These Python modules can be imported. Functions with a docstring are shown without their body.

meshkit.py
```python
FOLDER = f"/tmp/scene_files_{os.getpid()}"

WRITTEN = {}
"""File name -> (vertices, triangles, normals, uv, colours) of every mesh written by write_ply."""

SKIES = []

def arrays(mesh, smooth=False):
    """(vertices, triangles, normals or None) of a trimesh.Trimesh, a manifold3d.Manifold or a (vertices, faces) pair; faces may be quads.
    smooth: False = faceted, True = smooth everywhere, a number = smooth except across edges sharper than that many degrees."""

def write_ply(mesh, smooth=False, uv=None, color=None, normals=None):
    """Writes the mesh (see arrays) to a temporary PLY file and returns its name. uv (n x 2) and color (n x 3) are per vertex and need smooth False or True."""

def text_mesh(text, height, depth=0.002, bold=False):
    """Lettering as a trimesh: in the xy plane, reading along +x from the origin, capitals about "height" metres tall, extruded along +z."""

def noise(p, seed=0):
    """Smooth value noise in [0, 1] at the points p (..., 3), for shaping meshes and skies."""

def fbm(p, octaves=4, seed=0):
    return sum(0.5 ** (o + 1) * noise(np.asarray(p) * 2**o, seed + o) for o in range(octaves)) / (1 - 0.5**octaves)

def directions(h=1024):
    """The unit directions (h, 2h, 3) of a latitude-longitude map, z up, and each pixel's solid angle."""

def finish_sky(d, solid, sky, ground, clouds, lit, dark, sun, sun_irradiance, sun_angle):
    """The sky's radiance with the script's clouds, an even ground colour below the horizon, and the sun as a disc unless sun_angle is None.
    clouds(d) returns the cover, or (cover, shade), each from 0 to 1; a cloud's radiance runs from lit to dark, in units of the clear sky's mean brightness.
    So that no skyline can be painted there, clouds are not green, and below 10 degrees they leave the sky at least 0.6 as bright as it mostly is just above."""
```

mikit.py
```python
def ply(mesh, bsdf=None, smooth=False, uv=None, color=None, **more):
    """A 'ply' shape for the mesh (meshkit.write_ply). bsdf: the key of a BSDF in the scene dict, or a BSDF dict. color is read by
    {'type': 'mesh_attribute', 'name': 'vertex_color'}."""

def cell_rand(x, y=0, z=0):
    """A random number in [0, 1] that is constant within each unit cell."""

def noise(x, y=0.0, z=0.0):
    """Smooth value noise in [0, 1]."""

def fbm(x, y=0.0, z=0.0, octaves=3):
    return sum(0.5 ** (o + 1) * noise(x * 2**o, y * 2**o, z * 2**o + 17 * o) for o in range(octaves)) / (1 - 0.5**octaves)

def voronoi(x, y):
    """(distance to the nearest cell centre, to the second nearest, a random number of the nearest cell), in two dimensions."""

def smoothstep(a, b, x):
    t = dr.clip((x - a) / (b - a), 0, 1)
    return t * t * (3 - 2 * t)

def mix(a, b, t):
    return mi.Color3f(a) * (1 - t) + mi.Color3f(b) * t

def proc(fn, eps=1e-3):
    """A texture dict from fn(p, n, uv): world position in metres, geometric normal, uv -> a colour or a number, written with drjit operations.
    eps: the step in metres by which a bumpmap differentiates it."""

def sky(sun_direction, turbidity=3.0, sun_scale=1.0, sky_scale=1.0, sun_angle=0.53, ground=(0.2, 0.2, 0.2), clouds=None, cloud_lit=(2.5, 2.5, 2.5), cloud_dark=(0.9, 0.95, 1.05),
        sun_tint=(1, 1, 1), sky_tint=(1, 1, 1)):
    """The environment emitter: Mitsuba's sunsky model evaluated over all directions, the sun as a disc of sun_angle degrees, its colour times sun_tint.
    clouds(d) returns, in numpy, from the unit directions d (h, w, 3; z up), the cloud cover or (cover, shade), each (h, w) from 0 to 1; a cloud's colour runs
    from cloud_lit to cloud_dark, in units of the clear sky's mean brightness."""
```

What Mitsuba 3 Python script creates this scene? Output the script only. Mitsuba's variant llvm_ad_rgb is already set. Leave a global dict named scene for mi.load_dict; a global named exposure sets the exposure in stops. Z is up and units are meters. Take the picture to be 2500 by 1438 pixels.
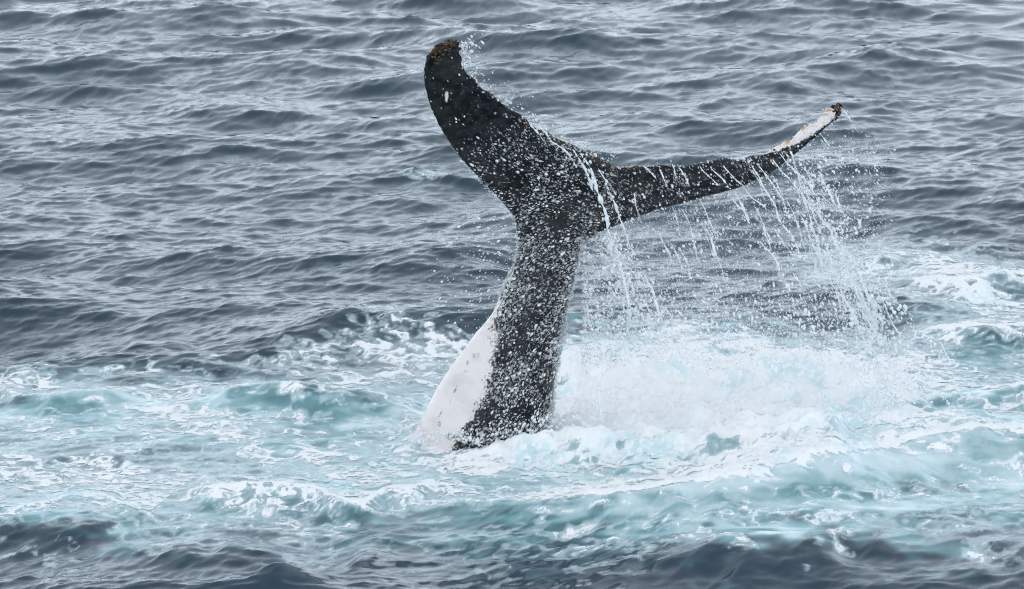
import math
import numpy as np
import trimesh
import manifold3d as m3
import mitsuba as mi
import mikit
import drjit as dr
from scipy.ndimage import map_coordinates, gaussian_filter, spline_filter
from scipy.interpolate import CubicSpline, PchipInterpolator
from scipy.special import erf
from scipy.spatial import cKDTree

T = mi.ScalarTransform4f
scene, labels = {}, {}

# ------------------------------------------------------------------ camera, sky, exposure
EYE, PITCH = np.array([0.29, -45.0, 9.5]), math.radians(10.1)
scene['camera'] = {
    'type': 'perspective', 'fov': 13.0, 'fov_axis': 'x', 'near_clip': 0.5, 'far_clip': 20000.0,
    'to_world': T().look_at(origin=EYE.tolist(), target=(EYE + [0, math.cos(PITCH), -math.sin(PITCH)]).tolist(), up=[0, 0, 1])}


def overcast(d):
    # a closed cloud deck, thin and bright low down, thicker overhead
    import meshkit
    p = d[..., :2] / (d[..., 2:] + 0.25)
    n = meshkit.fbm(np.concatenate([p * 1.3, 0 * p[..., :1]], -1), 4, 5) - 0.5
    high = np.clip((d[..., 2] - 0.14) / 0.7, 0, 1)
    return np.ones(d.shape[:2]), np.clip(0.10 + 0.9 * high + 0.35 * n, 0, 1)


scene['sky'] = mikit.sky([-0.3, -0.35, 0.9], turbidity=3.0, sun_scale=0.1, sun_angle=40, sun_tint=(0.86, 1.0, 1.18), clouds=overcast, ground=(0.1, 0.12, 0.14),
                         cloud_lit=(4.32, 4.92, 5.54), cloud_dark=(1.60, 1.76, 1.98))
exposure = 1.88

# ------------------------------------------------------------------ survey of the churned water (metres, x to the right, y away)
SURVEY_X, SURVEY_Y, SURVEY_STEP = -7.0, -7.0, 0.4
FOAM = """
00000000000000000000000000000000000000000
00000000000000000000000000000000000000000
00000000000000000000000000000000000000000
00000000000000000111010000000000000000000
00000000000000001111111000000000000000000
00000000111111111111222322111100000000000
00000111222222111112323334432111000000000
00001122333332111112333444443211100000000
00011234444444432112573333333211100000000
00012344566666643356775553332222110000000
00012344455555544567766676643322110000000
00012344445555534567666677774333210000000
00013454444445544666656678886333211000000
00123555333445555666656779887532211000000
00123454333344555677667889887653211000000
00123443333334555788878999988655311000000
00123443443334455788888999988765421000000
00123443443334455788888999988765431000000
00123444444444455788899999988765432100000
00123444445444455688999999988765432100000
01234543444321144578999999998765432100000
01234544444445543467999999998755542100000
01234444544334543457999999998755543100000
01233445543345543457999999999755543200000
01123334433334444457888889999755543210000
00112211222222355547778888889755653210000
00011100111112355557677788988854543210000
00000000000012466657788889999853443210000
00000000000012577656888889998753332110000
00000000000001465435778888876554443210000
00000000000001353214677777764335554310000
00000000000001232102455555543245664321000
00000000000000121001222222221133454321000
00000000000000010000000000000033454321000
00000000000000000000000000000023454321000
00000000000000000000000000000011344321000
00000000000000000000000000000012455321000
00000000000000000000000000000025787532100
00000000000000000000000000000037776542100
00000000000000000000000000001257765542100
00000000000000000000000000002357765432100
00000000000000000000000000003468765532100
00000000000000000000000000003577765532100
00000000000000000000000000003667765432100
00000000000000000000000000003567654432100
00000000000000000000000000002566543322100
00000000000000000000000000002455432211100
00000000000000000000000000001344321111000
00000000000000000000000000001122211100000
00000000000000000000000000000011100000000
00000000000000000000000000000011000000000
"""
AIR = """
00000000000000000000000000000000000000000
00000000000000000000000000000000000000000
00000000000000000000000000000000000000000
00000000000000000000000000000000000000000
00000000000000000111112000000000000000000
00000000001111111111123543122100000000000
00000000012111112222345666664321000000000
00001122343222223344578877765322100000000
00011234654223344456799999887432210000000
00011234554344555567888889999643210000000
00011223343334555578887889999754321000000
00001122222334555677777888999876431000000
00011222222334555677777888888987531000000
00011222222224455677778888888888642000000
00011222222223455677788888888778642000000
00011122222223455677888888888766642000000
00011223333334455678888888888766542100000
00112234444334555678888888888765532100000
00112334444445566678888888888765532100000
00122345554546666688888888888765532100000
00123456655578887788888888888765432100000
01234455665565457888777777787754432100000
01122232343333345677777777787644322100000
00112233222344433456777777776644432100000
00111122212333222345677777766544432100000
00000011111111111234677777655544332100000
00000000000000000124667777755444332110000
00000000000000000114677777765444432210000
00000000000000000114677777765434433210000
00000000000000000014677777653333332210000
00000000000000000003567777642123332210000
00000000000000000002455555431123332210000
00000000000000000001222222210022222110000
00000000000000000000000000000012222110000
00000000000000000000000000000012222110000
00000000000000000000000000000001111110000
00000000000000000000000000000001111110000
00000000000000000000000000000001122110000
00000000000000000000000000000012222111000
00000000000000000000000000000112222111000
00000000000000000000000000001112222211000
00000000000000000000000000001112222211000
00000000000000000000000000001111222211000
00000000000000000000000000001101222211000
00000000000000000000000000000001111111000
00000000000000000000000000000001111110000
00000000000000000000000000000000000000000
00000000000000000000000000000000000000000
00000000000000000000000000000000000000000
00000000000000000000000000000000000000000
00000000000000000000000000000000000000000
"""
# crests raised by the whale and the breaking chop: (x, y, height) along the crest, width in front, width behind
RIDGES = {
    'swell_front': ([(-1.06, -3.6, 0.0), (-0.68, -3.46, 0.08), (-0.1, -3.34, 0.16), (0.48, -3.41, 0.176), (1.25, -3.66, 0.272), (2.04, -3.4, 0.352), (2.85, -2.81, 0.416), (3.66, -2.44, 0.416), (4.53, -1.63, 0.368), (5.41, -1.01, 0.32), (6.34, -0.2, 0.16), (7.29, 0.57, 0.0)], 0.85, 1.3),
    'left_face': ([(-3.51, 1.96, 0.0), (-3.07, 1.98, 0.085), (-2.54, 1.8, 0.187), (-2.01, 1.66, 0.238), (-1.44, 1.5, 0.204), (-1.01, 1.51, 0.136), (-0.58, 1.74, 0.0)], 0.55, 0.5),
    'far_left': ([(-6.04, 1.96, 0.0), (-5.16, 1.87, 0.084), (-4.48, 1.71, 0.14), (-4.06, 1.79, 0.168), (-3.72, 1.88, 0.105), (-3.34, 2.07, 0.0)], 0.4, 0.4),
    'foam_roll': ([(-3.23, -3.16, 0.0), (-2.73, -2.96, 0.075), (-2.41, -3.09, 0.165), (-2.05, -3.12, 0.21), (-1.63, -3.09, 0.165), (-1.22, -3.47, 0.15), (-0.84, -3.27, 0.165), (-0.46, -2.76, 0.09), (-0.11, -2.35, 0.0)], 0.35, 0.4),
    'corner_roll': ([(-5.44, -4.11, 0.0), (-4.68, -4.12, 0.022), (-4.23, -3.66, 0.055), (-3.92, -3.2, 0.077), (-3.66, -3.15, 0.077), (-3.39, -3.49, 0.055), (-3.07, -3.68, 0.0)], 0.35, 0.5),
    'mound_back': ([(0.29, 3.67, 0.0), (0.69, 3.48, 0.175), (1.05, 3.33, 0.35), (1.55, 3.32, 0.364), (2.03, 3.22, 0.315), (2.75, 3.16, 0.35), (3.41, 3.07, 0.322), (4.01, 3.27, 0.252), (4.54, 3.18, 0.14), (5.21, 3.19, 0.07), (5.71, 3.67, 0.0)], 1.9, 0.5),
    'mound_peak': ([(1.33, -0.25, 0.0), (1.94, -0.78, 0.176), (2.55, -0.78, 0.24), (3.04, -0.96, 0.36), (3.32, -1.04, 0.44), (3.57, -0.96, 0.36), (3.98, -1.01, 0.288), (4.62, -0.75, 0.224), (5.42, -0.22, 0.08), (5.97, 0.16, 0.0)], 0.7, 0.5),
    'stock_wash': ([(-0.41, -0.84, 0), (0.0, -0.82, 0.08), (0.33, -0.79, 0.2), (0.66, -0.69, 0.22), (1.11, -0.79, 0.2), (1.58, -0.25, 0)], 0.35, 0.3),
    'dark_swell': ([(0.65, -6.19, 0.0), (1.2, -6.02, 0.07), (1.76, -5.64, 0.168), (2.33, -5.3, 0.238), (2.9, -5.11, 0.252), (3.47, -5.02, 0.238), (4.2, -5.13, 0.238), (5.15, -5.01, 0.21), (6.21, -4.11, 0.0)], 0.9, 0.7),
    'dark_left': ([(-3.64, -4.94, 0.0), (-3.14, -5.08, 0.072), (-2.81, -5.09, 0.12), (-2.44, -5.04, 0.132), (-1.99, -4.97, 0.084), (-1.55, -4.94, 0.0)], 0.5, 0.4),
    'peak_center': ([(-1.44, -5.65, 0.0), (-1.19, -5.4, 0.072), (-1.02, -5.4, 0.168), (-0.82, -5.47, 0.108), (-0.41, -5.57, 0.036), (-0.08, -5.57, 0.0)], 0.5, 0.5),
    'peak_bottom': ([(-2.26, -6.65, 0.0), (-1.98, -6.54, 0.084), (-1.73, -6.5, 0.168), (-1.55, -6.48, 0.108), (-1.16, -6.42, 0.0)], 0.5, 0.5),
    'dark_hump': ([(-4.86, 4.14, 0.0), (-4.51, 4.31, 0.084), (-4.06, 4.36, 0.182), (-3.7, 4.48, 0.112), (-3.39, 4.63, 0.0)], 0.45, 0.6),
    'break_far': ([(4.38, 10.35, 0.0), (4.9, 10.38, 0.15), (5.34, 9.6, 0.18), (6.05, 9.18, 0.15), (7.05, 9.11, 0.06), (7.81, 9.16, 0.0)], 1.0, 0.8),
    'break_mid': ([(4.61, 8.59, 0.0), (5.1, 8.61, 0.096), (5.56, 8.23, 0.163), (6.23, 8.46, 0.173), (7.25, 8.77, 0.144), (8.06, 9.16, 0.0)], 0.6, 0.6),
    'break_near': ([(4.64, 5.38, 0.0), (5.13, 5.7, 0.13), (5.6, 5.74, 0.195), (6.16, 5.67, 0.208), (6.86, 5.61, 0.195), (7.64, 6.14, 0.0)], 0.5, 0.6),
    'right_wedge': ([(4.52, 1.42, 0.0), (4.96, 1.54, 0.084), (5.37, 1.68, 0.168), (5.7, 1.59, 0.252), (6.37, 1.78, 0.28), (7.39, 2.74, 0.0)], 0.4, 0.5),
    'back_left': ([(-2.47, 3.67, 0.0), (-2.04, 4.24, 0.029), (-1.65, 4.87, 0.058), (-1.11, 5.25, 0.062), (-0.5, 5.15, 0.042), (-0.03, 4.88, 0.0)], 0.7, 0.7),
}

# ------------------------------------------------------------------ small tools
rng = np.random.default_rng(7)


def field(n, size, lo, hi, seed, aniso=1.0, power=-1.0, turn=0.0):
    """A tileable random field with unit variance, wavelengths from lo to hi metres on a tile of the given size."""
    r = np.random.default_rng(seed)
    k = np.fft.fftfreq(n, size / n) * 2 * np.pi
    kx, ky = np.meshgrid(k, k)
    c, s = math.cos(turn), math.sin(turn)
    kk = np.hypot((c * kx + s * ky) * aniso, -s * kx + c * ky)
    amp = np.where((kk > 2 * np.pi / hi) & (kk < 2 * np.pi / lo), np.maximum(kk, 1e-6) ** power, 0)
    f = np.fft.ifft2(np.fft.fft2(r.standard_normal((n, n))) * amp).real
    return f / f.std()


def tile(f, size, x, y, order=1):
    n = len(f)
    return map_coordinates(f, [np.asarray(y) / size * n, np.asarray(x) / size * n], order=order, mode='grid-wrap')


def sm(a, b, x):
    t = np.clip((x - a) / (b - a), 0, 1)
    return t * t * (3 - 2 * t)


def digits(text):
    return np.array([[int(c) for c in row] for row in text.split()], float) / 9.0


# ------------------------------------------------------------------ the sea surface
WIND = math.radians(283)          # the way the chop runs: towards the camera and a little to the right


class Chop:
    """One band of wind waves on a tile: height and sideways displacement."""

    def __init__(self, size, n, lam_lo, lam_hi, lam_peak, level, spread, chop, seed, wind=WIND):
        r = np.random.default_rng(seed)
        k = np.fft.fftfreq(n, size / n) * 2 * np.pi
        kx, ky = np.meshgrid(k, k)
        kk = np.hypot(kx, ky)
        kk[0, 0] = 1
        cosw = (kx * math.cos(wind) + ky * math.sin(wind)) / kk
        ang = np.abs(cosw) ** spread * np.where(cosw > 0, 1, 0.25)
        band = (kk > 2 * np.pi / lam_hi) & (kk <= 2 * np.pi / lam_lo)
        S = level * kk ** -4.0 * np.exp(-1.25 * (2 * np.pi / lam_peak / kk) ** 2) * ang * band
        dk = 2 * np.pi / size
        h = (r.standard_normal((n, n)) + 1j * r.standard_normal((n, n))) * np.sqrt(S / 2) * dk
        self.size = size
        H = np.fft.ifft2(h) * n * n
        self.h = spline_filter(H.real, 3, mode='grid-wrap')
        self.dx = spline_filter((np.fft.ifft2(-1j * kx / kk * h) * n * n).real * -chop, 3, mode='grid-wrap')
        self.dy = spline_filter((np.fft.ifft2(-1j * ky / kk * h) * n * n).real * -chop, 3, mode='grid-wrap')
        self.std = H.real.std()

    def at(self, x, y):
        n = len(self.h)
        c = [y / self.size * n, x / self.size * n]
        return [map_coordinates(f, c, order=3, mode='grid-wrap', prefilter=False) for f in (self.dx, self.dy, self.h)]


BIG = Chop(53.0, 512, 1.5, 40, 9.0, 0.0122, 1.8, 1.0, 11)
MID = Chop(17.3, 512, 0.36, 1.5, 6.0, 0.0100, 1.7, 0.85, 12, wind=math.radians(293))
FINE = Chop(5.9, 512, 0.055, 0.36, 6.0, 0.0165, 2.4, 0.7, 13, wind=math.radians(306))

FOAM_MAP, AIR_MAP = digits(FOAM), digits(AIR)
FOAM_WIDE = gaussian_filter(FOAM_MAP, 1.3)
warp_a, warp_b = field(512, 6.1, 0.25, 2.0, 21), field(512, 6.1, 0.25, 2.0, 22)


def survey(grid, x, y):
    x, y = np.asarray(x, float), np.asarray(y, float)
    return np.clip(map_coordinates(grid, [(y - SURVEY_Y) / SURVEY_STEP, (x - SURVEY_X) / SURVEY_STEP], order=1, mode='constant', cval=0.0), 0, 1)


BREAKING = [('swell_front', 1.15, .75), ('foam_roll', .9, .4), ('left_face', .75, .8), ('far_left', .8, .5), ('corner_roll', .9, .5), ('mound_peak', .9, .2), ('break_mid', .9, .3), ('break_near', .9, .6), ('right_wedge', .8, .3), ('mound_back', 1., .0)]
WHITECAPS = [(-1.45, 18.3, 0.22, 0.45, 0.42), (-0.9, 17.6, 0.4, 0.35, 0.28)]


def foam_cover(x, y):
    cover = survey(FOAM_MAP, x + 0.22 * tile(warp_a, 6.1, x, y), y + 0.3 * tile(warp_b, 6.1, x, y))
    for cx, cy, wx, wy, a in WHITECAPS:
        cover = cover + a * np.exp(-((x - cx) / wx) ** 2 - ((y - cy) / wy) ** 2)
    # foam gathers along the breaking crests and is swept off the glassy faces below them
    for name, top, face in BREAKING:
        p = np.array(RIDGES[name][0])
        inside = (x > p[0, 0]) & (x < p[-1, 0]) & (np.abs(y - p[:, 1].mean()) < 3)
        if inside.any():
            h = np.clip(PchipInterpolator(p[:, 0], p[:, 2])(x[inside]) / p[:, 2].max() * 1.6, 0, 1)
            d = y[inside] - PchipInterpolator(p[:, 0], p[:, 1])(x[inside]) + 0.08 * tile(warp_a, 6.1, x[inside] * .7, y[inside] * .2)
            c = cover[inside] * (1 - face * h * np.exp(-((d + 0.55) / 0.34) ** 2))
            cover[inside] = np.maximum(c, top * h * np.exp(-((d - 0.02) / 0.15) ** 2))
    return np.clip(cover, 0, 1)


def aeration(x, y):
    return survey(AIR_MAP, x + 0.25 * tile(warp_b, 6.1, x + 2, y), y + 0.32 * tile(warp_a, 6.1, x, y + 3))


lump_a = field(512, 4.7, 0.12, 0.8, 31, power=-1.6)
lump_b = field(512, 2.3, 0.03, 0.16, 32, power=-1.2)


def surface(X, Y, far=None):
    """Where the point (X, Y) of the still sea lies: dx, dy, z."""
    X, Y = np.asarray(X, float), np.asarray(Y, float)
    w = np.ones(X.shape + (3,)) if far is None else far
    cover = survey(FOAM_WIDE, X, Y)
    churn = sm(0.62, 0.88, cover)
    calm = [1 - 0.62 * sm(0.08, 0.5, cover), 1 - 0.68 * sm(0, .6, cover), 1 - 0.75 * sm(0, .6, cover)]
    out = [np.zeros(X.shape) for _ in range(3)]
    for k, c in enumerate((BIG, MID, FINE)):
        for o, v in zip(out, c.at(X, Y)):
            o += v * w[..., k] * calm[k]
    wob = 0.10 * tile(warp_a, 6.1, X * 0.7, Y * 0.2)
    for pts, wf, wb in RIDGES.values():
        p = np.array(pts)
        inside = (X > p[0, 0]) & (X < p[-1, 0]) & (Y > p[:, 1].min() - 3 * wf) & (Y < p[:, 1].max() + 3 * wb)
        if not inside.any():
            continue
        x, y = X[inside], Y[inside]
        yc, hc = PchipInterpolator(p[:, 0], p[:, 1])(x), PchipInterpolator(p[:, 0], p[:, 2])(x)
        hc = hc * (1 + 0.6 * wob[inside])
        d = y - yc + wob[inside] * 0.8
        t = np.where(d < 0, d / wf, d / wb)
        prof = np.exp(-np.abs(t) ** 1.7)
        out[2][inside] += hc * prof
        out[1][inside] -= 0.35 * hc * prof          # crests lean to the camera side, the way they run
    out[2] += churn * (0.040 * tile(warp_b, 6.1, X * 1.1, Y * .8) + 0.010 * tile(lump_a, 4.7, X, Y) + 0.003 * tile(lump_b, 2.3, X, Y))
    out[2] += sm(0.3, 0.7, cover) * (1 - churn) * 0.012 * tile(lump_a, 4.7, X, Y)
    return out


def thick_cover(c):
    return np.clip(0.82 * np.clip(c, 0, 1) ** 1.4 - 0.02, 0, 1)


lace_a, lace_b, lace_c = field(1024, 9.3, 0.5, 3.0, 41, 2.4, turn=0.1), field(1024, 5.3, 0.16, 0.7, 42, 2.2, turn=-0.1), field(1024, 3.1, 0.05, 0.22, 43, 1.4)
swirl_a, swirl_b = field(512, 7.9, 0.2, 1.6, 44), field(512, 7.9, 0.2, 1.6, 45)


def lace(x, y, fine=True):
    """Foam pattern, 0 to 1 with an even spread: threads around cells of open water, patches where they crowd."""
    x, y = x + 0.16 * tile(swirl_a, 7.9, x, y), y + 0.2 * tile(swirl_b, 7.9, x, y)
    ridge = lambda f, s: 1 - erf(np.abs(tile(f, s, x, y)) / math.sqrt(2))
    patch = 0.5 * (1 + erf(tile(lace_a, 9.3, x + 3, y + 1) / math.sqrt(2)))
    g = 0.30 * ridge(lace_a, 9.3) + 0.26 * ridge(lace_b, 5.3) + 0.13 * patch + (0.18 * ridge(lace_c, 3.1) if fine else 0)
    q = LACE_Q.get(fine)
    return g if q is None else np.clip(np.interp(g, q, np.linspace(0, 1, len(q))), 0, 1)


LACE_Q = {}
_q = np.random.default_rng(3).uniform(-20, 20, (200000, 2))
_q = {f: np.quantile(lace(_q[:, 0], _q[:, 1], f), np.linspace(0, 1, 65)) for f in (True, False)}
LACE_Q.update(_q)


def spaced(a, b, step):
    return np.linspace(a, b, max(2, int(round((b - a) / step)) + 1))


def growing(start, end, step, rate):
    v = [start]
    while abs(v[-1] - start) < abs(end - start):
        v.append(v[-1] + math.copysign(step, end - start))
        step *= rate
    return np.array(v[1:])


def grid_faces(nx, ny):
    i = (np.arange(ny - 1)[:, None] * nx + np.arange(nx - 1)).ravel()
    return np.vstack([np.stack([i, i + 1, i + nx + 1], 1), np.stack([i, i + nx + 1, i + nx], 1)])


gx = np.concatenate([growing(-7.6, -9000, 0.03, 1.055)[::-1], spaced(-7.6, 7.6, 0.026), growing(7.6, 9000, 0.03, 1.055)])
gy = np.concatenate([growing(-7.4, -3000, 0.06, 1.09)[::-1], spaced(-7.4, 9.0, 0.041), growing(9.0, 46, 0.041, 1.003), growing(46.4, 12000, 0.3, 1.07)])
X, Y = np.meshgrid(gx, gy)
step = np.maximum(np.gradient(gx)[None, :] * np.ones_like(X), 0.55 * np.gradient(gy)[:, None] * np.ones_like(X))
far = np.stack([1 - sm(0.3, 1.5, step), 1 - sm(0.15, 0.5, step), 1 - sm(0.06, 0.16, step)], -1)
dx, dy, dz = surface(X, Y, far)
cover, air = foam_cover(X, Y), aeration(X, Y)
# what lies in and on the water at each point: air in the water, and how far foam covers it
air_n = np.clip(air * (0.82 + 0.22 * tile(lace_a, 9.3, X + 1, Y) + 0.10 * tile(lace_b, 5.3, X, Y)), 0, 1)
g = lace(X, Y, False) - 1 + thick_cover(cover) - 1.2 * (1 - sm(0.02, 0.15, cover)) + 0.6 * sm(0.66, 0.88, cover)
V = np.stack([X + dx, Y + dy, dz], -1).reshape(-1, 3)


def water(p, n, uv):
    # deep blue, milky turquoise where it is full of air, with threads and films of foam on it
    near = mikit.smoothstep(-1.3, -0.9, uv.y)
    d1 = mikit.fbm(p.x * 12, p.y * 6, p.z * 14, 3) - 0.5
    d2 = mikit.fbm(p.x * 46, p.y * 20, p.z * 46, 2) - 0.5
    air = dr.clip(uv.x + 0.18 * d1 * uv.x, 0, 1)
    c = mikit.mix(mikit.mix((0.026, 0.050, 0.074), (0.16, 0.325, 0.35), dr.clip(air * 2, 0, 1)), (0.58, 0.70, 0.725), dr.clip(air * 2 - 1, 0, 1))
    g = uv.y + near * (0.34 * d1 + 0.22 * d2)
    c = mikit.mix(c, (0.50, 0.62, 0.655), 0.55 * mikit.smoothstep(-0.85, -0.1, g))
    return mikit.mix(c, (0.79, 0.82, 0.83), 0.16 * mikit.smoothstep(-0.5, 0.0, g) + 0.70 * mikit.smoothstep(-0.11, 0.04, g))


scene['water_skin'] = {'type': 'principled', 'base_color': mikit.proc(water), 'roughness': mikit.proc(lambda p, n, uv: 0.15 + 0.40 * mikit.smoothstep(-0.55, 0.03, uv.y)), 'eta': 1.333}
scene['sea'] = mikit.ply((V, grid_faces(len(gx), len(gy))), 'water_skin', smooth=True, uv=np.stack([air_n, g], -1).reshape(-1, 2))
labels['sea'] = {'label': 'choppy slate blue open sea, turning milky turquoise around the whale', 'category': 'sea', 'kind': 'structure'}
print('sea', V.shape, 'std', BIG.std, MID.std, FINE.std)

# ------------------------------------------------------------------ foam lying on the sea
def clipped(P, f, F):
    """The part of the triangles (points P, faces F) where f >= 0."""
    s = f[F] > 0
    n = s.sum(1)
    keep = F[n == 3]
    verts, faces, base = [P], [keep], len(P)
    for count in (1, 2):
        sub, ss = F[n == count], s[n == count]
        lone = np.argmax(ss if count == 1 else ~ss, 1)
        a, b, c = (sub[np.arange(len(sub)), (lone + k) % 3] for k in range(3))
        cut = lambda u, v: P[u] + (P[v] - P[u]) * (f[u] / (f[u] - f[v] + 1e-12))[:, None]
        ab, ac = cut(a, b), cut(a, c)
        i, j = base + np.arange(len(sub)), base + len(sub) + np.arange(len(sub))
        verts += [ab, ac]
        base += 2 * len(sub)
        faces += [np.stack([a, i, j], 1)] if count == 1 else [np.stack([i, b, c], 1), np.stack([i, c, j], 1)]
    Vn, Fn = np.vstack(verts), np.vstack(faces)
    used, inv = np.unique(Fn, return_inverse=True)
    return Vn[used], inv.reshape(-1, 3)


fx, fy = spaced(-6.4, 8.2, 0.017), np.concatenate([spaced(-6.6, 4.5, 0.03), growing(4.5, 12.5, 0.034, 1.001)])
FX, FY = np.meshgrid(fx, fy)
FX, FY = FX + np.random.default_rng(5).uniform(-.006, .006, FX.shape), FY + np.random.default_rng(6).uniform(-.01, .01, FX.shape)
fcov = foam_cover(FX, FY)
fg = lace(FX, FY) - 1 + thick_cover(fcov)
fg = np.where(fcov < 0.03, -1, fg) + 0.6 * sm(0.72, 0.9, fcov)
fdx, fdy, fdz = surface(FX, FY)
thick = np.clip(fg, 0, 0.5)
rise = 0.005 + 0.012 * np.sqrt(thick) * (0.75 + 0.25 * tile(lump_b, 2.3, FX, FY)) + 0.005 * sm(0.05, 0.4, thick) * tile(lump_b, 2.3, FX * 1.7 + 1, FY * 1.7)
P = np.stack([FX + fdx, FY + fdy, fdz + np.maximum(rise, 0.006)], -1).reshape(-1, 3)
fv, ff = clipped(P, fg.ravel(), grid_faces(len(fx), len(fy)))
def froth(p, n, uv):
    c = mikit.mix((0.86, 0.885, 0.895), (0.93, 0.935, 0.935), mikit.fbm(p.x * 9, p.y * 7, p.z * 9, 3))
    green = mikit.smoothstep(0.52, 0.72, mikit.fbm(p.x * 1.9 + 3, p.y * 0.9, p.z * 1.9, 4))     # water full of bubbles shows between the heaps
    return mikit.mix(c, (0.66, 0.82, 0.85), green * mikit.smoothstep(0.3, 0.6, mikit.noise(p.x * 26, p.y * 12, p.z * 26)))


scene['foam_white'] = {'type': 'twosided', 'bsdf': {'type': 'diffuse', 'reflectance': mikit.proc(froth)}}
scene['sea_foam'] = mikit.ply((fv, ff), 'foam_white', smooth=True)
labels['sea_foam'] = {'label': 'white lacy foam and churned white water around the tail', 'category': 'foam', 'kind': 'stuff'}
print('foam', len(ff))

# ------------------------------------------------------------------ the whale: tail stock and flukes
# tail stock sections from below the water up to the flukes: x of the belly side, x of the back, z, y, half the breadth
STOCK = [ (-1.352, 0.606, -0.966, 0.05, 0.6), (-1.076, 0.593, -0.576, 0.04, 0.56), (-0.835, 0.609, -0.23, 0.03, 0.51), (-0.682, 0.634, 0.029, 0.02, 0.47), (-0.539, 0.688, 0.332, 0.0, 0.43), (-0.337, 0.733, 0.673, 0, 0.39), (-0.127, 0.774, 0.971, 0, 0.35), (0.107, 0.84, 1.289, 0, 0.31), (0.232, 0.898, 1.565, 0, 0.28), (0.315, 0.943, 1.776, 0, 0.255), (0.365, 0.98, 1.987, 0, 0.235), (0.394, 1.038, 2.176, 0, 0.2), (0.498, 1.1, 2.366, 0, 0.15), (0.664, 1.079, 2.531, 0.02, 0.1) ]
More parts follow.
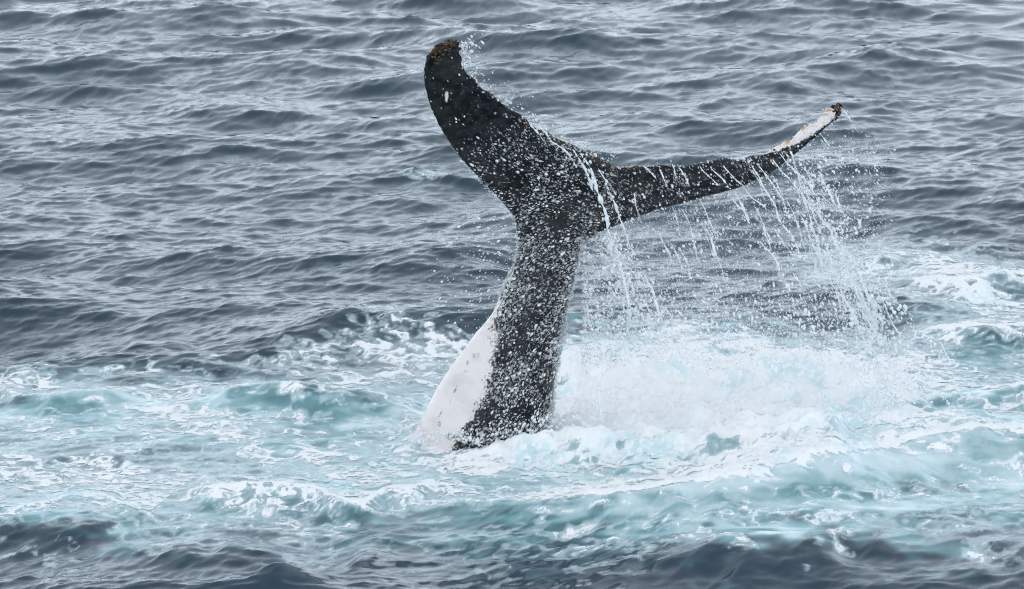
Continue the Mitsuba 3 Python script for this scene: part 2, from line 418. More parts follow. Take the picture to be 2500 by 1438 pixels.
LEFT = [ ((0.457, 0.0, 1.607), (0.914, 0.0, 1.818)), ((0.365, -0.02, 1.99), (1.08, 0.03, 2.151)), ((0.323, -0.1, 2.256), (1.225, 0.07, 2.481)), ((0.174, -0.22, 2.493), (1.299, 0.08, 2.799)), ((-0.06, -0.38, 2.751), (1.078, 0.02, 2.916)), ((-0.283, -0.56, 3.055), (0.786, -0.1, 3.084)), ((-0.435, -0.72, 3.325), (0.496, -0.26, 3.269)), ((-0.541, -0.88, 3.613), (0.175, -0.46, 3.524)), ((-0.575, -0.96, 3.807), (-0.068, -0.66, 3.748)), ((-0.566, -1.0, 3.963), (-0.204, -0.84, 3.934)), ((-0.525, -1.02, 4.063), (-0.203, -0.93, 4.052)), ((-0.468, -1.03, 4.137), (-0.219, -0.98, 4.135)), ((-0.375, -1.03, 4.178), (-0.25, -1.01, 4.179)) ]
RIGHT = [ ((0.894, 0.0, 1.734), (0.622, 0.0, 2.155)), ((0.976, 0.02, 1.962), (0.893, 0.12, 2.599)), ((1.114, 0.06, 2.07), (1.207, 0.26, 2.738)), ((1.373, 0.1, 2.19), (1.46, 0.36, 2.74)), ((1.749, 0.17, 2.322), (1.839, 0.46, 2.742)), ((2.169, 0.26, 2.426), (2.24, 0.54, 2.743)), ((2.591, 0.38, 2.53), (2.601, 0.62, 2.778)), ((2.855, 0.48, 2.621), (2.906, 0.68, 2.862)), ((3.094, 0.58, 2.771), (3.144, 0.75, 2.963)), ((3.338, 0.68, 2.956), (3.366, 0.82, 3.136)), ((3.531, 0.77, 3.104), (3.561, 0.87, 3.269)), ((3.652, 0.83, 3.198), (3.681, 0.9, 3.316)) ]
PALE_EDGE = [ (1.449, 0.174), (1.344, 0.145), (0.986, 0.112), (0.648, 0.049), (0.351, -0.063), (0.033, -0.284), (-0.202, -0.418), (-0.671, -0.67) ]
SCARS = [ (-0.45, 0.194, 0.024), (-0.343, 0.079, 0.03), (-0.162, 0.817, 0.018), (-0.1, 0.893, 0.016), (-0.026, 0.415, 0.02), (0.007, 0.478, 0.018) ]
STREAMS = [ ([(1.008, -0.42, 2.952), (1.07, -0.42, 2.807), (1.132, -0.42, 2.661), (1.211, -0.42, 2.453), (1.253, -0.42, 2.266), (1.287, -0.42, 2.099), (1.32, -0.42, 1.953)], 0.016),
    ([(1.361, -0.45, 1.937), (1.411, -0.45, 1.79), (1.44, -0.45, 1.644), (1.449, -0.45, 1.455), (1.471, -0.45, 1.225)], 0.013),
    ([(1.163, -0.3, 2.822), (1.25, -0.3, 2.643), (1.321, -0.3, 2.455), (1.396, -0.3, 2.267), (1.459, -0.3, 2.1), (1.538, -0.3, 1.945)], 0.011),
    ([(1.613, -0.3, 1.752), (1.688, -0.3, 1.597), (1.76, -0.3, 1.428), (1.815, -0.3, 1.239)], 0.011),
    ([(1.619, 0.1, 2.791), (1.695, 0.1, 2.728), (1.757, 0.1, 2.657)], 0.008),
    ([(1.787, 0.14, 2.756), (1.838, 0.14, 2.638), (1.884, 0.14, 2.554)], 0.009),
    ([(1.976, 0.18, 2.767), (2.047, 0.18, 2.674), (2.098, 0.18, 2.569)], 0.009),
    ([(2.185, 0.22, 2.774), (2.311, 0.22, 2.647), (2.424, 0.22, 2.563)], 0.009),
    ([(2.311, 0.24, 2.758), (2.437, 0.24, 2.623), (2.492, 0.24, 2.573)], 0.008),
    ([(2.425, 0.27, 2.766), (2.543, 0.27, 2.652), (2.669, 0.27, 2.555)], 0.009),
    ([(2.494, 0.27, 2.484), (2.587, 0.27, 2.365), (2.663, 0.27, 2.289), (2.718, 0.27, 2.196)], 0.009),
    ([(2.679, 0.3, 2.521), (2.776, 0.3, 2.403), (2.873, 0.3, 2.327)], 0.009),
    ([(2.695, 0.32, 2.759), (2.788, 0.32, 2.611), (2.881, 0.32, 2.493), (2.974, 0.32, 2.37), (3.051, 0.32, 2.209), (3.128, 0.32, 2.082), (3.201, 0.32, 1.933), (3.248, 0.32, 1.815)], 0.011),
    ([(2.797, 0.36, 2.774), (2.924, 0.36, 2.605), (3.03, 0.36, 2.415)], 0.01),
    ([(2.835, 0.3, 1.979), (2.928, 0.3, 1.86), (3.0, 0.3, 1.746), (3.039, 0.3, 1.618)], 0.011),
    ([(2.945, 0.4, 2.81), (3.03, 0.4, 2.705), (3.135, 0.4, 2.599), (3.241, 0.4, 2.493)], 0.009),
    ([(3.03, 0.44, 2.868), (3.157, 0.44, 2.72), (3.306, 0.44, 2.572), (3.383, 0.44, 2.444), (3.434, 0.44, 2.317)], 0.011),
    ([(3.156, 0.4, 2.578), (3.221, 0.4, 2.451), (3.255, 0.4, 2.345)], 0.008),
    ([(2.97, 0.35, 2.119), (3.034, 0.35, 2.013), (3.077, 0.35, 1.907)], 0.009),
    ([(2.335, 0.2, 2.102), (2.386, 0.2, 2.059), (2.365, 0.2, 1.996)], 0.011),
    ([(3.426, 0.45, 2.337), (3.478, 0.45, 2.188), (3.547, 0.45, 2.082), (3.586, 0.45, 1.954), (3.643, 0.45, 1.827)], 0.017),
    ([(3.568, 0.5, 2.031), (3.696, 0.5, 1.861), (3.803, 0.5, 1.733)], 0.013),
    ([(3.532, 0.45, 1.912), (3.568, 0.45, 1.741), (3.633, 0.45, 1.571), (3.739, 0.45, 1.485)], 0.015),
    ([(3.645, 0.48, 1.8), (3.74, 0.48, 1.63), (3.805, 0.48, 1.48), (3.879, 0.48, 1.309)], 0.019),
    ([(3.764, 0.5, 1.519), (3.871, 0.5, 1.348), (3.98, 0.5, 1.134), (4.088, 0.5, 0.941)], 0.019),
    ([(3.374, 0.42, 1.959), (3.439, 0.42, 1.789), (3.525, 0.42, 1.64)], 0.012),
    ([(3.821, 0.42, 1.491), (3.929, 0.42, 1.298), (4.037, 0.42, 1.106)], 0.016),
    ([(3.695, 0.4, 1.409), (3.781, 0.4, 1.238), (3.846, 0.4, 1.067)], 0.016),
    ([(3.666, 0.8, 3.296), (3.764, 0.8, 3.177), (3.829, 0.8, 3.049)], 0.008),
    ([(3.44, 0.66, 3.048), (3.568, 0.66, 2.899), (3.675, 0.66, 2.729)], 0.007),
    ([(1.511, -0.1, 2.549), (1.541, -0.1, 2.424), (1.583, -0.1, 2.34)], 0.008),
    ([(1.912, 0.15, 2.805), (1.946, 0.15, 2.721), (1.975, 0.15, 2.637)], 0.007),
    ([(0.425, -0.5, 3.377), (0.515, -0.5, 3.253), (0.618, -0.5, 3.117)], 0.009),
    ([(0.515, -0.45, 3.308), (0.659, -0.45, 3.163), (0.749, -0.45, 2.998)], 0.009),
    ([(0.7, -0.4, 3.115), (0.844, -0.4, 2.99), (0.939, -0.4, 2.845)], 0.01),
    ([(0.886, -0.35, 3.025), (0.989, -0.35, 2.879), (1.072, -0.35, 2.713), (1.113, -0.35, 2.588)], 0.011),
    ([(0.34, -0.1, 1.785), (0.269, -0.1, 1.603), (0.199, -0.1, 1.435), (0.132, -0.1, 1.278)], 0.008),
    ([(1.189, -0.6, 0.707), (1.165, -0.6, 0.497), (1.199, -0.6, 0.244)], 0.012) ]
CURTAIN =  [(3.201, 0.5, 2.901), (3.329, 0.48, 2.587), (3.457, 0.46, 2.25), (3.599, 0.45, 1.912), (3.747, 0.45, 1.528), (3.904, 0.46, 1.184), (4.088, 0.48, 0.837), (4.213, 0.5, 0.489), (4.288, 0.5, 0.252)]


def resample(rows, n):
    rows = np.asarray(rows, float)
    t = np.linspace(0, 1, len(rows))
    return PchipInterpolator(t, rows, axis=0)(np.linspace(0, 1, n))


def loft(rings):
    """A closed mesh through rings of equally many points (n, m, 3)."""
    n, m, _ = rings.shape
    i = np.arange(n - 1)[:, None] * m
    j = np.arange(m)[None, :]
    a, b, c, d = (i + j).ravel(), (i + (j + 1) % m).ravel(), (i + m + (j + 1) % m).ravel(), (i + m + j).ravel()
    F = np.vstack([np.stack([a, b, c], 1), np.stack([a, c, d], 1)])
    ends = np.stack([rings[0].mean(0), rings[-1].mean(0)])
    jj = np.arange(m)
    F = np.vstack([F, np.stack([(jj + 1) % m, jj, np.full(m, n * m)], 1), np.stack([(n - 1) * m + jj, (n - 1) * m + (jj + 1) % m, np.full(m, n * m + 1)], 1)])
    mesh = trimesh.Trimesh(np.vstack([rings.reshape(-1, 3), ends]), F, process=False)
    if mesh.volume < 0:
        mesh.invert()
    return mesh


def solid(mesh):
    return m3.Manifold(m3.Mesh(np.asarray(mesh.vertices, np.float32), np.asarray(mesh.faces, np.uint32)))


ang = np.linspace(0, 2 * np.pi, 44, endpoint=False)
rings = []
for xl, xr, z, y, half in resample(STOCK, 70):
    c, a = (xl + xr) / 2, (xr - xl) / 2
    ca, sa = np.cos(ang), np.sin(ang)
    # narrower towards the belly keel than towards the back
    w = half * np.sign(sa) * np.abs(sa) ** 1.08 * (1 + 0.18 * ca)
    rings.append(np.stack([c + a * ca, y + w, np.full_like(ang, z) - 0.10 * a * ca], 1))
stock = loft(np.array(rings))


def fluke(rows, thick, seed, up):
    LE = resample([r[0] for r in rows], 64)
    TE = resample([r[1] for r in rows], 64)
    s = np.linspace(0, 1, 64)
    nz = field(128, 2.0, 0.06, 0.6, seed, power=-1.2)
    ragged = 0.018 * tile(nz, 2.0, s * 2.6, 0 * s + .3) * sm(0.22, 0.4, s)
    chord = TE - LE
    length = np.linalg.norm(chord, axis=1, keepdims=True)
    TE = TE + chord / length * ragged[:, None]
    chord = TE - LE
    length = np.linalg.norm(chord, axis=1, keepdims=True)
    span = np.gradient((LE + TE) / 2, axis=0)
    nrm = np.cross(chord, span)
    nrm /= np.linalg.norm(nrm, axis=1, keepdims=True)
    nrm *= np.where((nrm[:, 1] > 0), 1, -1)[:, None] if up else np.where((nrm[:, 1] > 0), 1, -1)[:, None]
    th = np.interp(s, thick[0], thick[1])
    c = (1 - np.cos(np.linspace(0, math.pi, 20))) / 2
    prof = 1.45 * np.sqrt(np.maximum(c, 0)) * (1 - c) ** 0.8 + 0.07 * np.sqrt(np.maximum(c * (1 - c), 0)) * 2
    prof /= prof.max()
    out = []
    for k in range(64):
        bow = 0.05 * np.sin(np.pi * c)[:, None] * length[k] * nrm[k]
        mid = LE[k] + c[:, None] * chord[k] + bow
        top, bot = mid + nrm[k] * th[k] / 2 * prof[:, None], mid - nrm[k] * th[k] / 2 * prof[:, None]
        out.append(np.vstack([top, bot[-2:0:-1]]))
    return loft(np.array(out))


left = fluke(LEFT, ([0, .15, .35, .6, .85, 1], [.30, .26, .19, .13, .08, .05]), 51, True)
right = fluke(RIGHT, ([0, .15, .35, .6, .85, 1], [.30, .26, .18, .12, .075, .045]), 52, True)
body = solid(stock) + solid(left) + solid(right)
body = body.refine_to_length(0.032).to_mesh()
body = trimesh.Trimesh(body.vert_properties[:, :3], body.tri_verts, process=True)
trimesh.smoothing.filter_taubin(body, lamb=0.5, nu=0.52, iterations=26)
bv = np.array(body.vertices)
bn = np.array(body.vertex_normals)
bv = bv + bn * (0.002 * tile(lump_b, 2.3, bv[:, 0] * 0.6 + bv[:, 1], bv[:, 2] * 0.6) + 0.0025 * tile(lump_a, 4.7, bv[:, 0] + bv[:, 1], bv[:, 2]))[:, None]
# marks of the hide: pale belly, pale underside of the far tip, brown growth along the edges
pe = np.array(sorted(PALE_EDGE))
pale = np.interp(bv[:, 2], pe[:, 0], pe[:, 1]) - bv[:, 0]
pale = np.clip(0.5 + pale / 0.34, 0, 1) * (bv[:, 2] < 1.45)
rt = cKDTree(np.vstack([resample([a[1] for a in RIGHT], 60), resample([a[0] for a in RIGHT], 60)]))
dist, idx = rt.query(bv)
on_right = (bv[:, 0] > 1.3) & (bv[:, 2] > 2.0)
te_side = resample([a[1] for a in RIGHT], 60)
le_side = resample([a[0] for a in RIGHT], 60)
dt, it = cKDTree(te_side).query(bv)
dl, il = cKDTree(le_side).query(bv)
frac = dl / (dl + dt + 1e-6)
sr = it / 59.0
pale = np.maximum(pale, on_right * sm(0.56, 0.64, sr) * (1 - sm(0.90, 0.94, sr)) * np.clip(0.5 + (frac - 0.95 + 0.74 * sm(0.58, 0.80, sr)) / 0.40, 0, 1))
lte = cKDTree(resample([a[1] for a in LEFT], 80)).query(bv)
lle = cKDTree(resample([a[0] for a in LEFT], 80)).query(bv)
brown = np.maximum.reduce([
    (1 - sm(0.0, 0.10, lte[0])) * 0.8 * (bv[:, 0] > 0.3), (1 - sm(0.0, 0.12, lle[0])) * sm(60, 70, lle[1]) * 1.0,
    on_right * (1 - sm(0, 0.10, dt)) * 0.7, on_right * sm(0.9, 0.95, sr) * 0.9,
    0.45 * np.exp(-(((bv[:, 0] - 0.5) / 0.45) ** 2 + ((bv[:, 2] - 2.9) / 0.3) ** 2)),
    0.5 * np.exp(-(((bv[:, 0] - 0.42) / 0.12) ** 2 + ((bv[:, 2] - 1.45) / 0.3) ** 2)),
    0.5 * np.exp(-(((bv[:, 0] - 1.55) / 0.25) ** 2 + ((bv[:, 2] - 2.62) / 0.1) ** 2))])
scars = SCARS


def hide(p, n, uv):
    big = mikit.fbm(p.x * 9, p.y * 9, p.z * 9, 4) - 0.5
    pale = mikit.smoothstep(0.38, 0.62, uv.x + big * 0.5 + 0.36 * (mikit.noise(p.x * 70, p.y * 70, p.z * 45) - 0.5))
    grime = mikit.noise(p.x * 16, p.y * 16, p.z * 16)
    fleck = mikit.noise(p.x * 75, p.y * 75, p.z * 75)
    black = mikit.mix((0.006, 0.007, 0.009), (0.019, 0.021, 0.025), mikit.smoothstep(0.35, 0.75, grime))
    growth = mikit.smoothstep(0.45, 0.62, uv.y * 0.75 + 0.45 * (grime - 0.5) + 0.55 * (fleck - 0.5))
    black = mikit.mix(black, (0.06, 0.037, 0.02), growth)
    black = mikit.mix(black, (0.20, 0.19, 0.18), mikit.smoothstep(0.86, 0.92, mikit.noise(p.x * 60 + 7, p.y * 60, p.z * 60)))
    white = mikit.mix((0.78, 0.725, 0.705), (0.66, 0.605, 0.59), mikit.smoothstep(0.4, 0.8, mikit.fbm(p.x * 5, p.y * 5, p.z * 5, 3)))
    white = mikit.mix(white, (0.55, 0.33, 0.14), mikit.smoothstep(0.62, 0.74, uv.y * 0.5 + mikit.noise(p.x * 28, p.y * 28, p.z * 28) * 0.6))
    # ring scars and scratches on the pale belly
    mark = mi.Float(0)
    for x, z, r in scars:
        d = dr.sqrt(dr.square((p.x - x) * 1.5) + dr.square(p.z - z)) + 0.012 * (fleck - 0.5)
        mark = dr.maximum(mark, 1 - mikit.smoothstep(r * 0.16, r * 0.42, dr.abs(d - r * 0.75)))
    for (x0, z0, x1, z1, wd) in ((-0.27, 0.58, -0.35, 0.40, 0.005), (-0.40, 0.37, -0.46, 0.25, 0.005)):
        ex, ez = x1 - x0, z1 - z0
        t = dr.clip(((p.x - x0) * ex + (p.z - z0) * ez) / (ex * ex + ez * ez), 0, 1)
        d = dr.sqrt(dr.square(p.x - x0 - t * ex) + dr.square(p.z - z0 - t * ez)) + 0.02 * (mikit.noise(p.x * 30, p.y * 30, p.z * 30) - 0.5)
        mark = dr.maximum(mark, (1 - mikit.smoothstep(wd * 0.4, wd, d)) * mikit.smoothstep(0.25, 0.5, fleck + 0.2))
    d = dr.sqrt(dr.square((p.x + 0.31) * 1.3) + dr.square(p.z - 0.085)) + 0.07 * (mikit.noise(p.x * 40, p.y * 40, p.z * 40) - 0.5)
    mark = dr.maximum(mark, 1 - mikit.smoothstep(0.02, 0.035, d))
    white = mikit.mix(white, (0.10, 0.10, 0.105), mark * 0.65)
    spot = dr.sqrt(dr.square((p.x + 0.355) * 2.6) + dr.square(p.z - 3.64)) + 0.05 * (grime - 0.5) + 0.03 * (fleck - 0.5)
    pale = dr.maximum(pale, 1 - mikit.smoothstep(0.04, 0.06, spot))
    return mikit.mix(black, white, pale)


scene['wet_hide'] = {'type': 'principled', 'base_color': mikit.proc(hide), 'roughness': 0.2, 'eta': 1.30}
scene['humpback_whale__body'] = mikit.ply((bv, np.array(body.faces)), 'wet_hide', smooth=True, uv=np.stack([pale, brown], 1))
labels['humpback_whale'] = {'label': 'black humpback whale tail with white belly side and raised flukes, standing out of the foam', 'category': 'whale'}
print('body', bv.shape, len(body.faces), body.is_watertight)

# barnacles: low craters in clumps
def barnacle(r, h, rg):
    k = 7
    a = np.arange(k) * 2 * np.pi / k + rg.uniform(0, 1)
    q = lambda rad, z: np.stack([rad * np.cos(a), rad * np.sin(a), np.full(k, z)], 1) * (1 + rg.uniform(-.12, .12, (k, 1)))
    P = np.vstack([q(r, -0.3 * h), q(r * .8, h * .6), q(r * .45, h), q(r * .3, h * .6), [[0, 0, h * .5]]])
    F = []
    for t in range(3):
        for i in range(k):
            F += [[t * k + i, t * k + (i + 1) % k, (t + 1) * k + (i + 1) % k], [t * k + i, (t + 1) * k + (i + 1) % k, (t + 1) * k + i]]
    F += [[3 * k + i, 3 * k + (i + 1) % k, 4 * k] for i in range(k)]
    return P, np.array(F)


def join(items):
    V, F, at = [], [], 0
    for v, f in items:
        V.append(v)
        F.append(f + at)
        at += len(v)
    return np.vstack(V), np.vstack(F)


def frame(n):
    n = n / (np.linalg.norm(n) + 1e-9)
    a = np.cross(n, [0.3, 0.5, 0.81])
    a /= np.linalg.norm(a)
    return np.stack([a, np.cross(n, a), n], 1)


bn2 = trimesh.Trimesh(bv, body.faces, process=False).vertex_normals
scene['barnacle_shell'] = {'type': 'diffuse', 'reflectance': mikit.proc(lambda p, n, uv: mikit.mix((0.03, 0.022, 0.016), (0.13, 0.088, 0.055), mikit.smoothstep(0.35, 0.7, mikit.noise(p.x * 45, p.y * 45, p.z * 45))))}
brg = np.random.default_rng(77)
for k, (choice, count, size, text) in enumerate([
        ((lle[1] > 62) & (lle[0] < 0.13), 90, .017, 'brown barnacles crusting the curled tip of the near fluke'),
        ((lte[0] < 0.06) & (lte[1] < 52) & (bv[:, 0] > 0.3), 90, .011, 'small barnacles along the trailing edge of the near fluke'),
        (on_right & (dt < 0.05) & (sr > 0.2) & (sr < 0.7), 60, .010, 'small barnacles along the trailing edge of the far fluke'),
        (on_right & (sr > 0.9), 34, .019, 'rusty brown barnacles on the tip of the far fluke')]):
    ids = brg.choice(np.nonzero(choice)[0], count)
    items = []
    for i in ids:
        r = size * brg.uniform(.5, 1.25)
        v, f = barnacle(r, r * brg.uniform(.6, 1.0), brg)
        items.append((v @ frame(bn2[i]).T + bv[i], f))
    key = 'humpback_whale__barnacle_cluster' + (f'_{k:03d}' if k else '')
    scene[key] = mikit.ply(join(items), 'barnacle_shell')
    labels[key] = {'label': text, 'kind': 'stuff'}

# ------------------------------------------------------------------ water in the air
ICO = trimesh.creation.icosahedron()
ICO_V, ICO_F = np.array(ICO.vertices), np.array(ICO.faces)
OCT_V = np.array([[1, 0, 0], [-1, 0, 0], [0, 1, 0], [0, -1, 0], [0, 0, 1], [0, 0, -1.0]])
OCT_F = np.array([[0, 2, 4], [2, 1, 4], [1, 3, 4], [3, 0, 4], [2, 0, 5], [1, 2, 5], [3, 1, 5], [0, 3, 5]])


def drops(c, r, axis, stretch, seed, V0=ICO_V, F0=ICO_F, rough=0.25):
    """Many small drops as one mesh: centres, radii, long axes and how far each is drawn out."""
    rg = np.random.default_rng(seed)
    n, m = len(c), len(V0)
    axis = axis / np.linalg.norm(axis, axis=1, keepdims=True)
    v = V0[None] * r[:, None, None] * (1 + rough * rg.uniform(-1, 1, (n, m, 1)))
    along = (v * axis[:, None]).sum(-1, keepdims=True)
    s = stretch[:, None, None]
    v = (v - along * axis[:, None]) / np.sqrt(s) + along * axis[:, None] * s
    return (v + c[:, None]).reshape(-1, 3), (F0[None] + (np.arange(n) * m)[:, None, None]).reshape(-1, 3)


def flow(x, z):
    """The way the water runs off and is flung: along the fluke at the top, falling from the far fluke, rising beside the stock."""
    t = np.interp(z, [0.2, 1.2, 1.9, 2.4, 2.9, 3.6], [62, 52, 30, 8, -36, -50])
    t = np.where(x > 1.15 + 0.25 * (z - 1.8), np.interp(z, [0.6, 2.4, 3.2], [-74, -60, -42]), t)
    return np.radians(t)


scene['white_water'] = {'type': 'principled', 'base_color': {'type': 'rgb', 'value': (0.86, 0.88, 0.89)}, 'roughness': 0.35, 'eta': 1.333}
drg = np.random.default_rng(99)


def axes(x, z, jitter=0.14):
    a = flow(x, z) + drg.normal(0, jitter, len(x))
    return np.stack([np.cos(a), drg.normal(0, .12, len(x)), np.sin(a)], 1)


# drops clinging to the hide and bursting just off it
w = body.area_faces * 1.0
fc = np.array(body.triangles_center)
w *= (fc[:, 2] > -0.2)
from_tip = sm(3.55, 2.75, fc[:, 2] + 0.55 * np.clip(0.25 - fc[:, 0], 0, 1))
w = w * np.where(fc[:, 0] < 1.15, 0.05 + 0.95 * from_tip, np.interp(fc[:, 0], [1.15, 1.7, 2.3, 3.6], [0.9, .55, .4, .5]))
pl = np.interp(fc[:, 2], pe[:, 0], pe[:, 1]) - fc[:, 0]
w = w * np.where((pl > -0.02) & (fc[:, 2] < 1.45), 0.015, 1)
patchy = np.clip(0.85 + 0.35 * tile(lump_a, 4.7, fc[:, 0] + 0.4 * fc[:, 1], fc[:, 2]), 0.12, 3)
w = w * patchy * np.where((fc[:, 2] < 2.1), 1.5, 1)
ids = drg.choice(len(w), 29000, p=w / w.sum())
c = fc[ids] + np.array(body.face_normals)[ids] * (np.abs(drg.normal(0, .014, len(ids))) + .002)[:, None] + drg.normal(0, .006, (len(ids), 3))
r = np.clip(drg.lognormal(math.log(.0037), .6, len(ids)), .002, .017)
ax, st, clear = axes(c[:, 0], c[:, 2]), np.where(r > .0075, drg.uniform(1.0, 1.7, len(r)), drg.uniform(1.2, 2.6, len(r))), drg.random(len(r)) < 0.5
scene['clear_water'] = {'type': 'principled', 'base_color': {'type': 'rgb', 'value': (0.93, 0.95, 0.96)}, 'roughness': 0.12, 'spec_trans': 0.72, 'eta': 1.333}
scene['clinging_drops'] = mikit.ply(drops(c[~clear], r[~clear], ax[~clear], st[~clear], 1), 'white_water', smooth=True)
scene['clinging_beads'] = mikit.ply(drops(c[clear], r[clear] * 1.1, ax[clear], st[clear], 4), 'clear_water', smooth=True)
labels['clinging_beads'] = {'label': 'clear beads of water running over the wet black hide of the tail', 'category': 'water beads', 'kind': 'stuff'}
labels['clinging_drops'] = {'label': 'white water drops speckling the black hide of the tail', 'category': 'water drops', 'kind': 'stuff'}

# spray falling from the far fluke and thrown up around the tail
C, R_ = [], []


def cloud(n, x, y, z, med, sig=.45, top=.018):
    C.append(np.stack([x, y, z], 1))
    R_.append(np.clip(drg.lognormal(math.log(med), sig, n), .0022, top))


def under(x):
    return np.interp(x, [1.0, 1.4, 1.75, 2.2, 2.6, 3.0, 3.5], [2.0, 2.2, 2.32, 2.43, 2.55, 2.72, 3.0])


n = 8500
x = drg.uniform(1.0, 4.1, n)
z = 0.7 + (under(x) - 0.7) * drg.uniform(0, 1, n) ** 1.25
cloud(n, x, 0.25 + drg.normal(0, .3, n) + (x - 1) * .1, z, .0042, .55)
cur = resample(CURTAIN, 60)
# the heavy fall from the far fluke: strands that spread as they drop, with loose drops between
strand = np.sort(drg.normal(0, 1, 16))
n = 1700
k, t = drg.integers(0, 16, n), drg.uniform(0, 1, n) ** 0.5
p = cur[(t * 59).astype(int)]
wide = 0.07 + 0.20 * t
off = strand[k] * wide + 0.03 * np.sin(t * 9 + k * 2.1) + drg.normal(0, .018, n)
cloud(n, p[:, 0] + off, p[:, 1] + 0.12 * np.sin(k * 1.7) + drg.normal(0, .03, n), p[:, 2] + 0.06 * np.cos(k * 3.3), .0062, .6, .024)
n = 1500
t = drg.uniform(0, 1, n) ** 0.6
p = cur[(t * 59).astype(int)]
wide = 0.06 + 0.22 * t
cloud(n, p[:, 0] + drg.normal(0, 1, n) * wide, p[:, 1] + drg.normal(0, .15, n), p[:, 2] + drg.normal(0, .05, n), .0048, .55, .02)
n = 2000
t = drg.uniform(0, 1, n)
cloud(n, 1.27 + 0.42 * t + drg.normal(0, 1, n) * (.05 + .2 * t), -.3 + drg.normal(0, .12, n), 2.15 - 1.2 * t, .005, .55)
n = 1500
x = drg.uniform(1.05, 4.3, n)
cloud(n, x, drg.uniform(.6, 2.2, n), 0.78 + np.abs(drg.normal(0, .22, n)), .0055, .5)
n = 260
cloud(n, drg.uniform(3.3, 4.2, n), .6 + drg.normal(0, .2, n), drg.uniform(1.0, 3.0, n), .006)
n = 420
cloud(n, np.abs(drg.normal(0, .35, n)) * -1 + 0.30, drg.normal(-.1, .3, n), drg.uniform(.9, 2.35, n), .0052)
te = resample([a[1] for a in LEFT], 80)[22:]
n = 420
p = te[drg.integers(0, len(te), n)]
o = np.abs(drg.normal(0, .075, n))
cloud(n, p[:, 0] + o, p[:, 1] + drg.normal(0, .06, n), p[:, 2] + o * .6 - .01, .006)
n = 600
cloud(n, 1.0 + np.abs(drg.normal(0, .14, n)), drg.normal(-.1, .2, n), drg.uniform(.75, 2.0, n), .006)
# spray where the stock meets the water
n = 1100
x = drg.uniform(-.75, 1.0, n)
cloud(n, x, -.45 - .12 * x + drg.normal(0, .1, n), 0.06 + np.abs(drg.normal(0, .10, n)) * (0.5 + (x > 0)), .006, .55, .02)
c, r = np.vstack(C), np.concatenate(R_)
scene['spray'] = mikit.ply(drops(c, r, axes(c[:, 0], c[:, 2]), drg.uniform(1.0, 1.9, len(r)), 2), 'white_water', smooth=True)
labels['spray'] = {'label': 'white spray of falling drops beneath the far fluke', 'category': 'spray', 'kind': 'stuff'}
print('spray', len(r))

# fine mist
C, R_ = [], []
n = 14000
x = drg.uniform(1.1, 4.2, n)
cloud(n, x, drg.normal(.9, .5, n), 0.8 + (under(x) - 0.8) * drg.uniform(0, 1, n) ** 1.2, .0028, .2, .004)
n = 3000
t = drg.uniform(0, 1, n) ** 0.55
p = cur[(t * 59).astype(int)]
cloud(n, p[:, 0] + drg.normal(0, 1, n) * (.05 + .2 * t), p[:, 1] + drg.normal(0, .2, n), p[:, 2], .003, .2, .0045)
c, r = np.vstack(C), np.concatenate(R_)
scene['fine_spray'] = mikit.ply(drops(c, r, axes(c[:, 0], c[:, 2]), drg.uniform(1, 1.6, len(r)), 3, OCT_V, OCT_F), 'white_water', smooth=True)
labels['fine_spray'] = {'label': 'fine mist of tiny drops hanging under the far fluke', 'category': 'mist', 'kind': 'stuff'}


def tube(P, r, k=6):
    t = np.gradient(P, axis=0)
    t /= np.linalg.norm(t, axis=1, keepdims=True) + 1e-9
    a = np.cross(t, [0.1, 1, 0.05])
    a /= np.linalg.norm(a, axis=1, keepdims=True) + 1e-9
    b = np.cross(t, a)
    g = np.arange(k) * 2 * np.pi / k
    ring = P[:, None] + r[:, None, None] * (np.cos(g)[None, :, None] * a[:, None] + np.sin(g)[None, :, None] * b[:, None])
    m = loft(ring)
    return np.array(m.vertices), np.array(m.faces)


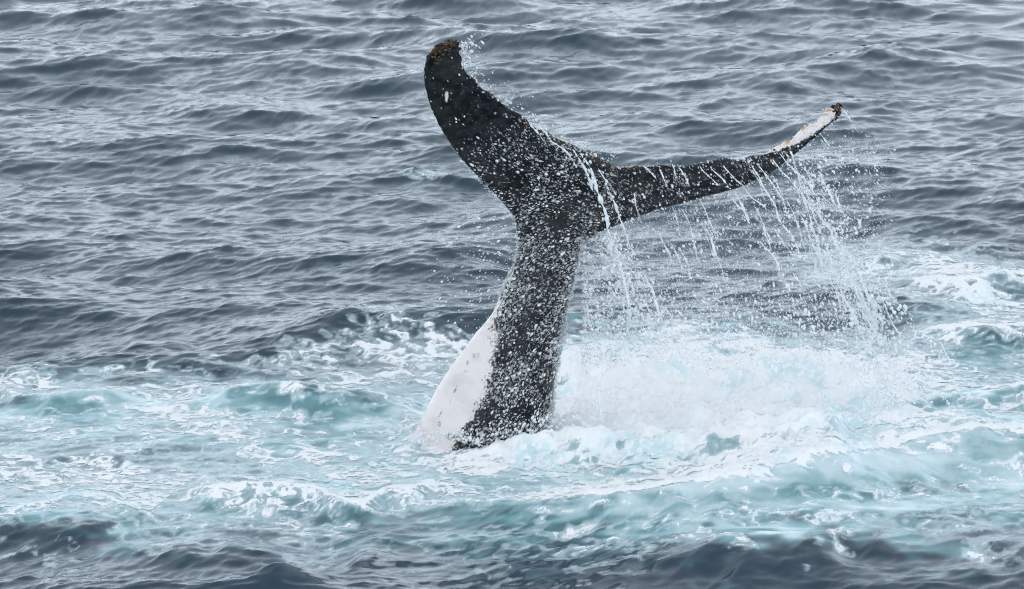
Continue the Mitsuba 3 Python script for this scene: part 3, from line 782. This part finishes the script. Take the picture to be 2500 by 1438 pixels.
def stream(points, r, rg):
    """A rope of water: wobbling, swelling and thinning, breaking up towards its lower end."""
    P = np.array(points)
    L = np.linalg.norm(np.diff(P, axis=0), axis=1).sum()
    n = max(12, int(L / .014))
    P = PchipInterpolator(np.linspace(0, 1, len(P)), P, axis=0)(np.linspace(0, 1, n))
    s = np.linspace(0, 1, n)
    wob = np.cumsum(rg.normal(0, 1, (n, 3)), 0)
    wob = gaussian_filter(wob - wob.mean(0), [2.0, 0]) * .0040
    P = P + wob * [1, .6, .4]
    rad = gaussian_filter(rg.lognormal(0, .55, n), 1.0) * r * 0.66 * (0.55 + 0.45 * np.sin(np.pi * np.clip(s * .9 + .08, 0, 1)))
    pinch = gaussian_filter((rg.random(n) < 0.03 + 0.10 * s).astype(float), 0.8)
    rad = rad * (1 - 0.85 * np.clip(pinch * 1.8, 0, 1))
    rad[[0, -1]] *= 0.3
    items = [tube(P, rad)]
    k = max(4, int(L / .012))
    at = rg.integers(0, n, k)
    cc = P[at] + rg.normal(0, .020, (k, 3))
    items.append(drops(cc, np.clip(rg.lognormal(math.log(r * .42), .5, k), .0025, .016), np.gradient(P, axis=0)[at] + 1e-6, rg.uniform(1, 1.9, k), 5))
    return join(items)


ONES = ['', 'first', 'second', 'third', 'fourth', 'fifth', 'sixth', 'seventh', 'eighth', 'ninth', 'tenth', 'eleventh', 'twelfth', 'thirteenth', 'fourteenth', 'fifteenth', 'sixteenth',
        'seventeenth', 'eighteenth', 'nineteenth']
TENS = {2: 'twent', 3: 'thirt', 4: 'fort', 5: 'fift', 6: 'sixt', 7: 'sevent', 8: 'eight', 9: 'ninet'}


def ordinal(n):
    return ONES[n] if n < 20 else TENS[n // 10] + ('ieth' if n % 10 == 0 else 'y-' + ONES[n % 10])


for k in range(22):
    t0, L = drg.uniform(0.0, 0.8), drg.uniform(0.08, 0.24)
    o, s0 = drg.normal(0, 1), np.linspace(t0, min(t0 + L, 1), 5)
    STREAMS.append(([tuple(cur[int(v * 59)] + [o * (0.06 + 0.2 * v), drg.normal(0, .05), 0.02 * o]) for v in s0], drg.uniform(.006, .012)))
for k in range(22):
    x0 = drg.uniform(1.75, 3.3)
    z0, L = under(x0) + drg.uniform(-.6, .15), drg.uniform(.2, .55)
    STREAMS.append(([(x0 + 0.42 * L * v ** .8, .3 + .1 * (x0 - 2), z0 - L * v) for v in np.linspace(0, 1, 5)], drg.uniform(.0055, .0105)))
STREAMS.sort(key=lambda s: np.mean([p[0] for p in s[0]]))
srg = np.random.default_rng(404)
for k, (pts, r) in enumerate(STREAMS):
    key = 'water_stream' + (f'_{k:03d}' if k else '')
    scene[key] = mikit.ply(stream(pts, r, srg), 'white_water', smooth=True)
    z0, z1 = pts[0][2], pts[-1][2]
    what = 'trickle of white water crossing the black near fluke' if pts[0][0] < 1.2 and z1 > 1.9 else 'thread of white water dropping over the foam mound' if z1 < 0.5 else \
        'short trickle of white water on the far fluke' if z1 > 2.25 else 'falling rope of white water in mid air'
    labels[key] = {'label': f'{what}, {ordinal(k + 1)} water stream from the left', 'category': 'water stream', 'group': 'streams of water running off the tail'}
